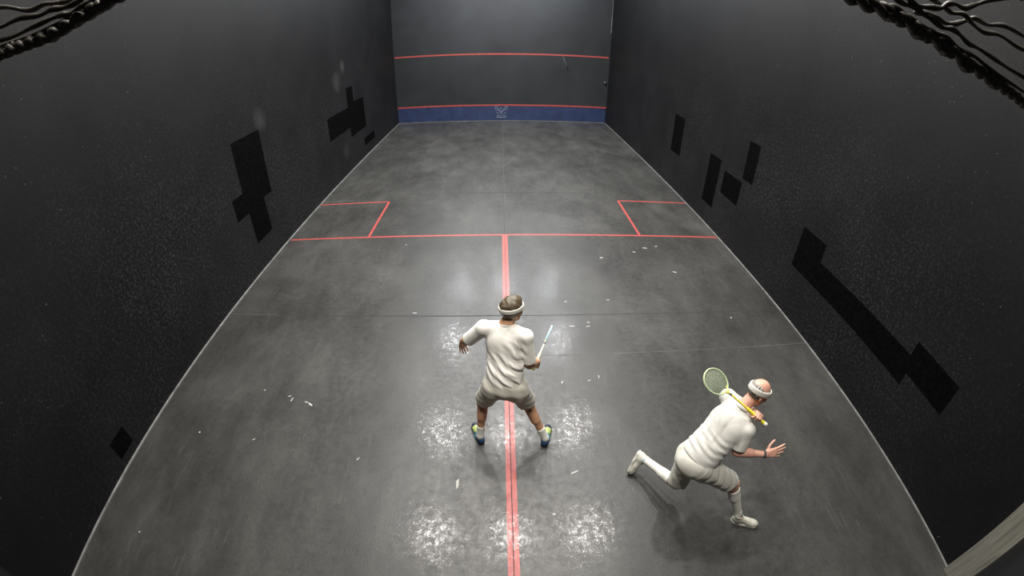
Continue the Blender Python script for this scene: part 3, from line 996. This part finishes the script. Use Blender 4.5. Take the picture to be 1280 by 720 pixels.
# left hand hangs, fingers loosely curled
wl_ = np.array(JA['wrL']); dl = nrm((-.10, .30, -.95))
A.hands = {'L': hand(wl_, dl, (.55, -.75, -.25), (.80, .55, 0), [(.25, .30, .2), (.32, .38, .25), (.35, .40, .25), (.30, .35, .2)],
                     spread=(.16, .04, -.07, -.2), thumb=((.55, .8, .1), (.85, .5, .15), (.95, .25, .2)))}
GA = np.array((.245, -15.775, .905)); dA = nrm((.34, .93, -.04))
fore = nrm(np.array(JA['wrR']) - np.array(JA['elR']))
def grip_hand(wrist, G, axis, side_n, right=True, s=1.0):
    """closed hand round a handle with axis (towards the racket head) through G"""
    t = nrm(axis); d = nrm(np.asarray(G) - np.asarray(wrist)); d = nrm(d - t * (d @ t) * .75)
    t2 = nrm(t - d * (t @ d))
    n = np.cross(t2, d) if right else np.cross(d, t2)
    w = np.asarray(G) - d * .082 * s - n * .030 * s
    return w, hand(w, d, n, t2, [(.95, 1.45, .95)] * 3 + [(1.0, 1.45, .9)], spread=(.02, 0, -.02, -.05),
                   thumb=((.75, .55, .30), (.50, .0, .85), (.85, -.30, .12)), s=s)
wA, A.hands['R'] = grip_hand(JA['wrR'], GA, dA, None, True)
A.J['wrR'] = wA - fore * .012
def step(x): x = np.clip(x, 0, 1); return x * x * (3 - 2 * x)
oA = dict(fmask=lambda q, r, u: step(.85 + (q @ r) * 2.6 - (q @ u) * 1.0 + .25 * np.sin(q @ V(9, 4, 13))) * step((.24 - np.abs(q @ r)) / .10) * step((.47 - q @ u) / .12),
          hemw=.172, hem=.055, hemtilt=-.15, sleeve={'L': .93, 'R': .90}, sleeve_r=.064,
          leg={'L': .80, 'R': .80}, leg_r=.097, sock=.70,
          mats=[M['shirtA'], M['shortsA'], M['sock'], M['hairA']],
          folds=[((56, 0, 50), .0075, .6, (9, 2, -13), 1.6), ((88, 6, 76), .0030, 1.4, (-19, 3, 16), 1.6), ((14, 3, 12), .004, .3, (4, 0, -5), .8)],
          folds2=[((50, 8, 14), .0018, .2, (4, 3, 12), .9), ((12, 4, 70), .0014, 1., (12, 2, 0), .8)],
          labels=['off white short sleeved shirt with slanting folds', 'cream knee length shorts', 'short white sock', 'bare tanned skin of head, arms and legs'])
dress(A, oA)
for sd in 'LR':
    build_shoe(A, sd, [M['shoeA'], M['soleA'], M['collar'], 'lime, teal and navy sports shoe'])
def hairA(q):
    n = .0022 * np.sin(q[:, 0] * 70 + 2.2 * np.sin(q[:, 1] * 50 + q[:, 2] * 40)) + .0012 * np.sin(q[:, 1] * 90 + q[:, 0] * 60)
    d = cranium(q) - .017 - n
    d = smin(d, ell(q, (0, .03, .10), (.055, .055, .028)), .02)
    line = np.where(q[:, 1] > .02, .058 + (q[:, 1] - .02) * .25, np.where(q[:, 1] < -.045, -.066, .058 - (.02 - q[:, 1]) * 1.1 * 1.35))
    d = smax(d, (line - q[:, 2]) * .7, .008)
    ear = ell(q, (0, -.005, -.012), (.12, .022, .034))
    return smax(d, -ear, .006)
loc_obj(A, 'hair', hairA, (-.12, -.14, -.11), (.12, .14, .15), .0035, M['hairA'])
def band(off, z0, h, tilt, th=.007):
    def fn(q):
        d = np.abs(cranium(q) - off) - th
        return smax(d, np.abs(q[:, 2] - z0 - tilt * q[:, 1]) - h, .005)
    return fn
loc_obj(A, 'headband', band(.017, .040, .019, .16, .006), (-.12, -.14, -.05), (.12, .14, .12), .0032, M['band'])
pA = racket('racket', GA - dA * .085, GA + dA * .605, (.85, -.32, -.24),
            [plain('pale blue racket lacquer', (.38, .58, .64), .35), plain('cream racket shaft', (.72, .66, .46), .4), plain('cream grip tape', (.66, .60, .42), .7, bump=.3, nscale=120),
             plain('yellow green butt', (.55, .58, .16), .5), plain('pale racket strings', (.6, .62, .58), .5), plain('dark grey binding', (.05, .06, .07), .5)],
            'pale blue headed racket with a cream shaft held by the player on the centre line')

# ---- player lunging to the right
JB = dict(pel=(1.545, -16.90, .845), neck=(1.850, -16.765, 1.275), head=(1.965, -16.735, 1.405),
          shL=(1.80, -16.60, 1.225), shR=(1.862, -16.925, 1.175),
          elL=(2.025, -16.66, 1.09), wrL=(1.95, -16.86, 1.24),
          elR=(1.815, -16.995, .985), wrR=(2.058, -17.073, 1.0),
          hipL=(1.535, -16.815, .79), hipR=(1.585, -16.98, .785),
          kneeL=(1.515, -16.85, .325), kneeR=(1.97, -17.03, .50),
          ankL=(1.315, -16.495, .225), ankR=(2.145, -17.155, .110))
B = Person(JB, None, 'person in white lunging to the right, bald crown, white headband, open hand stretched out', (1.72, -16.86, 0), M['skinB'])
B.T = torso_frame(JB['pel'], JB['neck'], (.34, -.94, -.05))
B.HF = frame((.85, -.05, -.42), (.42, .12, .9))
fB = nrm((-.085, -.10, -.26))
B.feet = dict(L=footdef(np.array((1.268, -16.398, .262)), fB, (.55, -.80, .1)), R=footdef((2.105, -17.170, .002), (.90, -.43, 0), (0, 0, 1)))
B.legf = dict(L=nrm((.80, .20, -.55)), R=nrm((.97, -.2, .15)))
B.hands = {'R': hand(np.array(JB['wrR']), (.96, -.02, .10), (-.1, .75, -.55), (.0, .6, .8), [(-.05, .12, .08), (.05, .15, .1), (.12, .2, .12), (.15, .25, .15)],
                     spread=(.24, .07, -.10, -.30), thumb=((.5, .85, .1), (.75, .65, .1), (.88, .45, .1)), s=1.05)}
GB = np.array((1.905, -16.912, 1.315)); dB = nrm((-.75, .50, .42))
wB, B.hands['L'] = grip_hand(JB['wrL'], GB, dB, None, False)
B.J['wrL'] = wB - nrm(GB - np.array(JB['elL'])) * .010
oB = dict(fmask=lambda q, r, u: step((.40 - q @ u) / .25) * (.65 + .35 * np.sin(q @ V(11, 17, 9))) * step((.24 - np.abs(q @ r)) / .10),
          hemw=.172, hem=.02, hemtilt=0., sleeve={'L': .86, 'R': .86}, sleeve_r=.066,
          leg={'L': .90, 'R': .86}, leg_r=.100, sock=.16,
          mats=[M['shirtB'], M['shortsB'], M['sock'], M['hairB']],
          folds=[((60, 22, 70), .0036, .6, (-14, 11, 9), 1.6), ((96, 30, 100), .0014, 1.2, (3, 9, -8), 1.0), ((14, 4, 16), .003, 1., (5, 3, -4), .7)],
          folds2=[((58, 40, -30), .0022, .2, (16, -12, 14), 1.5), ((100, 60, -65), .0012, .9, (-19, 14, 17), 1.2), ((20, 30, 10), .004, .5, (9, 5, 9), .8)],
          labels=['white short sleeved shirt', 'white shorts with crosswise folds', 'white knee length sock', 'bare ruddy skin of head, arms and knees'])
dress(B, oB)
for sd in 'LR':
    build_shoe(B, sd, [M['shoeB'], M['soleB'], M['collarC'] if sd == 'L' else M['collarB'], 'white sports shoe'])
def hairB(q):
    n = .003 * np.sin(q[:, 0] * 170 + 3 * np.sin(q[:, 1] * 70)) + .002 * np.sin(q[:, 1] * 150 + q[:, 2] * 90)
    d = cranium(q) - .006 - n
    d = np.maximum(d, q[:, 2] - .062 - .008 * np.sin(q[:, 1] * 60))
    line = np.where(q[:, 1] > .0, -.008 + q[:, 1] * 2.4, np.where(q[:, 1] < -.045, -.062, -.008 + q[:, 1] * 1.2))
    d = smax(d, (line - q[:, 2]) * .6, .006)
    return smax(d, -ell(q, (0, -.006, -.012), (.12, .021, .034)), .006)
loc_obj(B, 'hair', hairB, (-.12, -.14, -.10), (.12, .14, .11), .0034, M['hairB'])
loc_obj(B, 'headband', band(.009, .036, .024, .16, .006), (-.12, -.14, -.06), (.12, .14, .12), .0032, M['band'])
loc_obj(B, 'neck_cord', band(.010, -.030, .006, -.05, .004), (-.12, -.14, -.07), (.12, .005, .02), .003, M['collarB'])
wb_c = np.array(JB['wrR']); wb_d = nrm(np.array(JB['wrR']) - np.array(JB['elR']))
def wristband(p):
    d = np.abs(rcone(p, wb_c - wb_d * .06, wb_c + wb_d * .02, .031, .029)) - .003
    return smax(d, np.abs((p - (wb_c - wb_d * .012)) @ wb_d) - .012, .003)
sdf_obj('wristband', wristband, wb_c - .07, wb_c + .07, .003, M['collarB'], B.root)
pB = racket('racket', GB - dB * .11, GB + dB * .59, (.30, -.55, .45),
            [plain('pale green racket lacquer', (.42, .50, .30), .4), plain('yellow racket shaft', (.75, .62, .06), .4), plain('yellow grip tape', (.78, .66, .05), .6, bump=.3, nscale=120),
             plain('white butt', (.68, .66, .58), .5), plain('pale green strings', (.50, .58, .40), .5), plain('grey binding', (.25, .26, .22), .5)],
            'yellow handled racket with a pale green head raised over the shoulder of the lunging player', L=.70)

for o in bpy.data.objects:
    k = o.name.split('.')[0]
    lab = {'short_line': 'red short line across the floor', 'centre_line': 'red centre line down the rear half', 'service_box_line': 'red service box outline',
           'service_line': 'red service line across the front wall', 'board_line': 'red line along the top of the board', 'board': 'dark blue board along the foot of the front wall',
           'repair_patch': 'black rectangular repair patch', 'scuff_mark': 'pale scuff on the floor', 'slab_joint': 'thin dark joint between floor slabs'}.get(k)
    if lab: o['label'] = lab
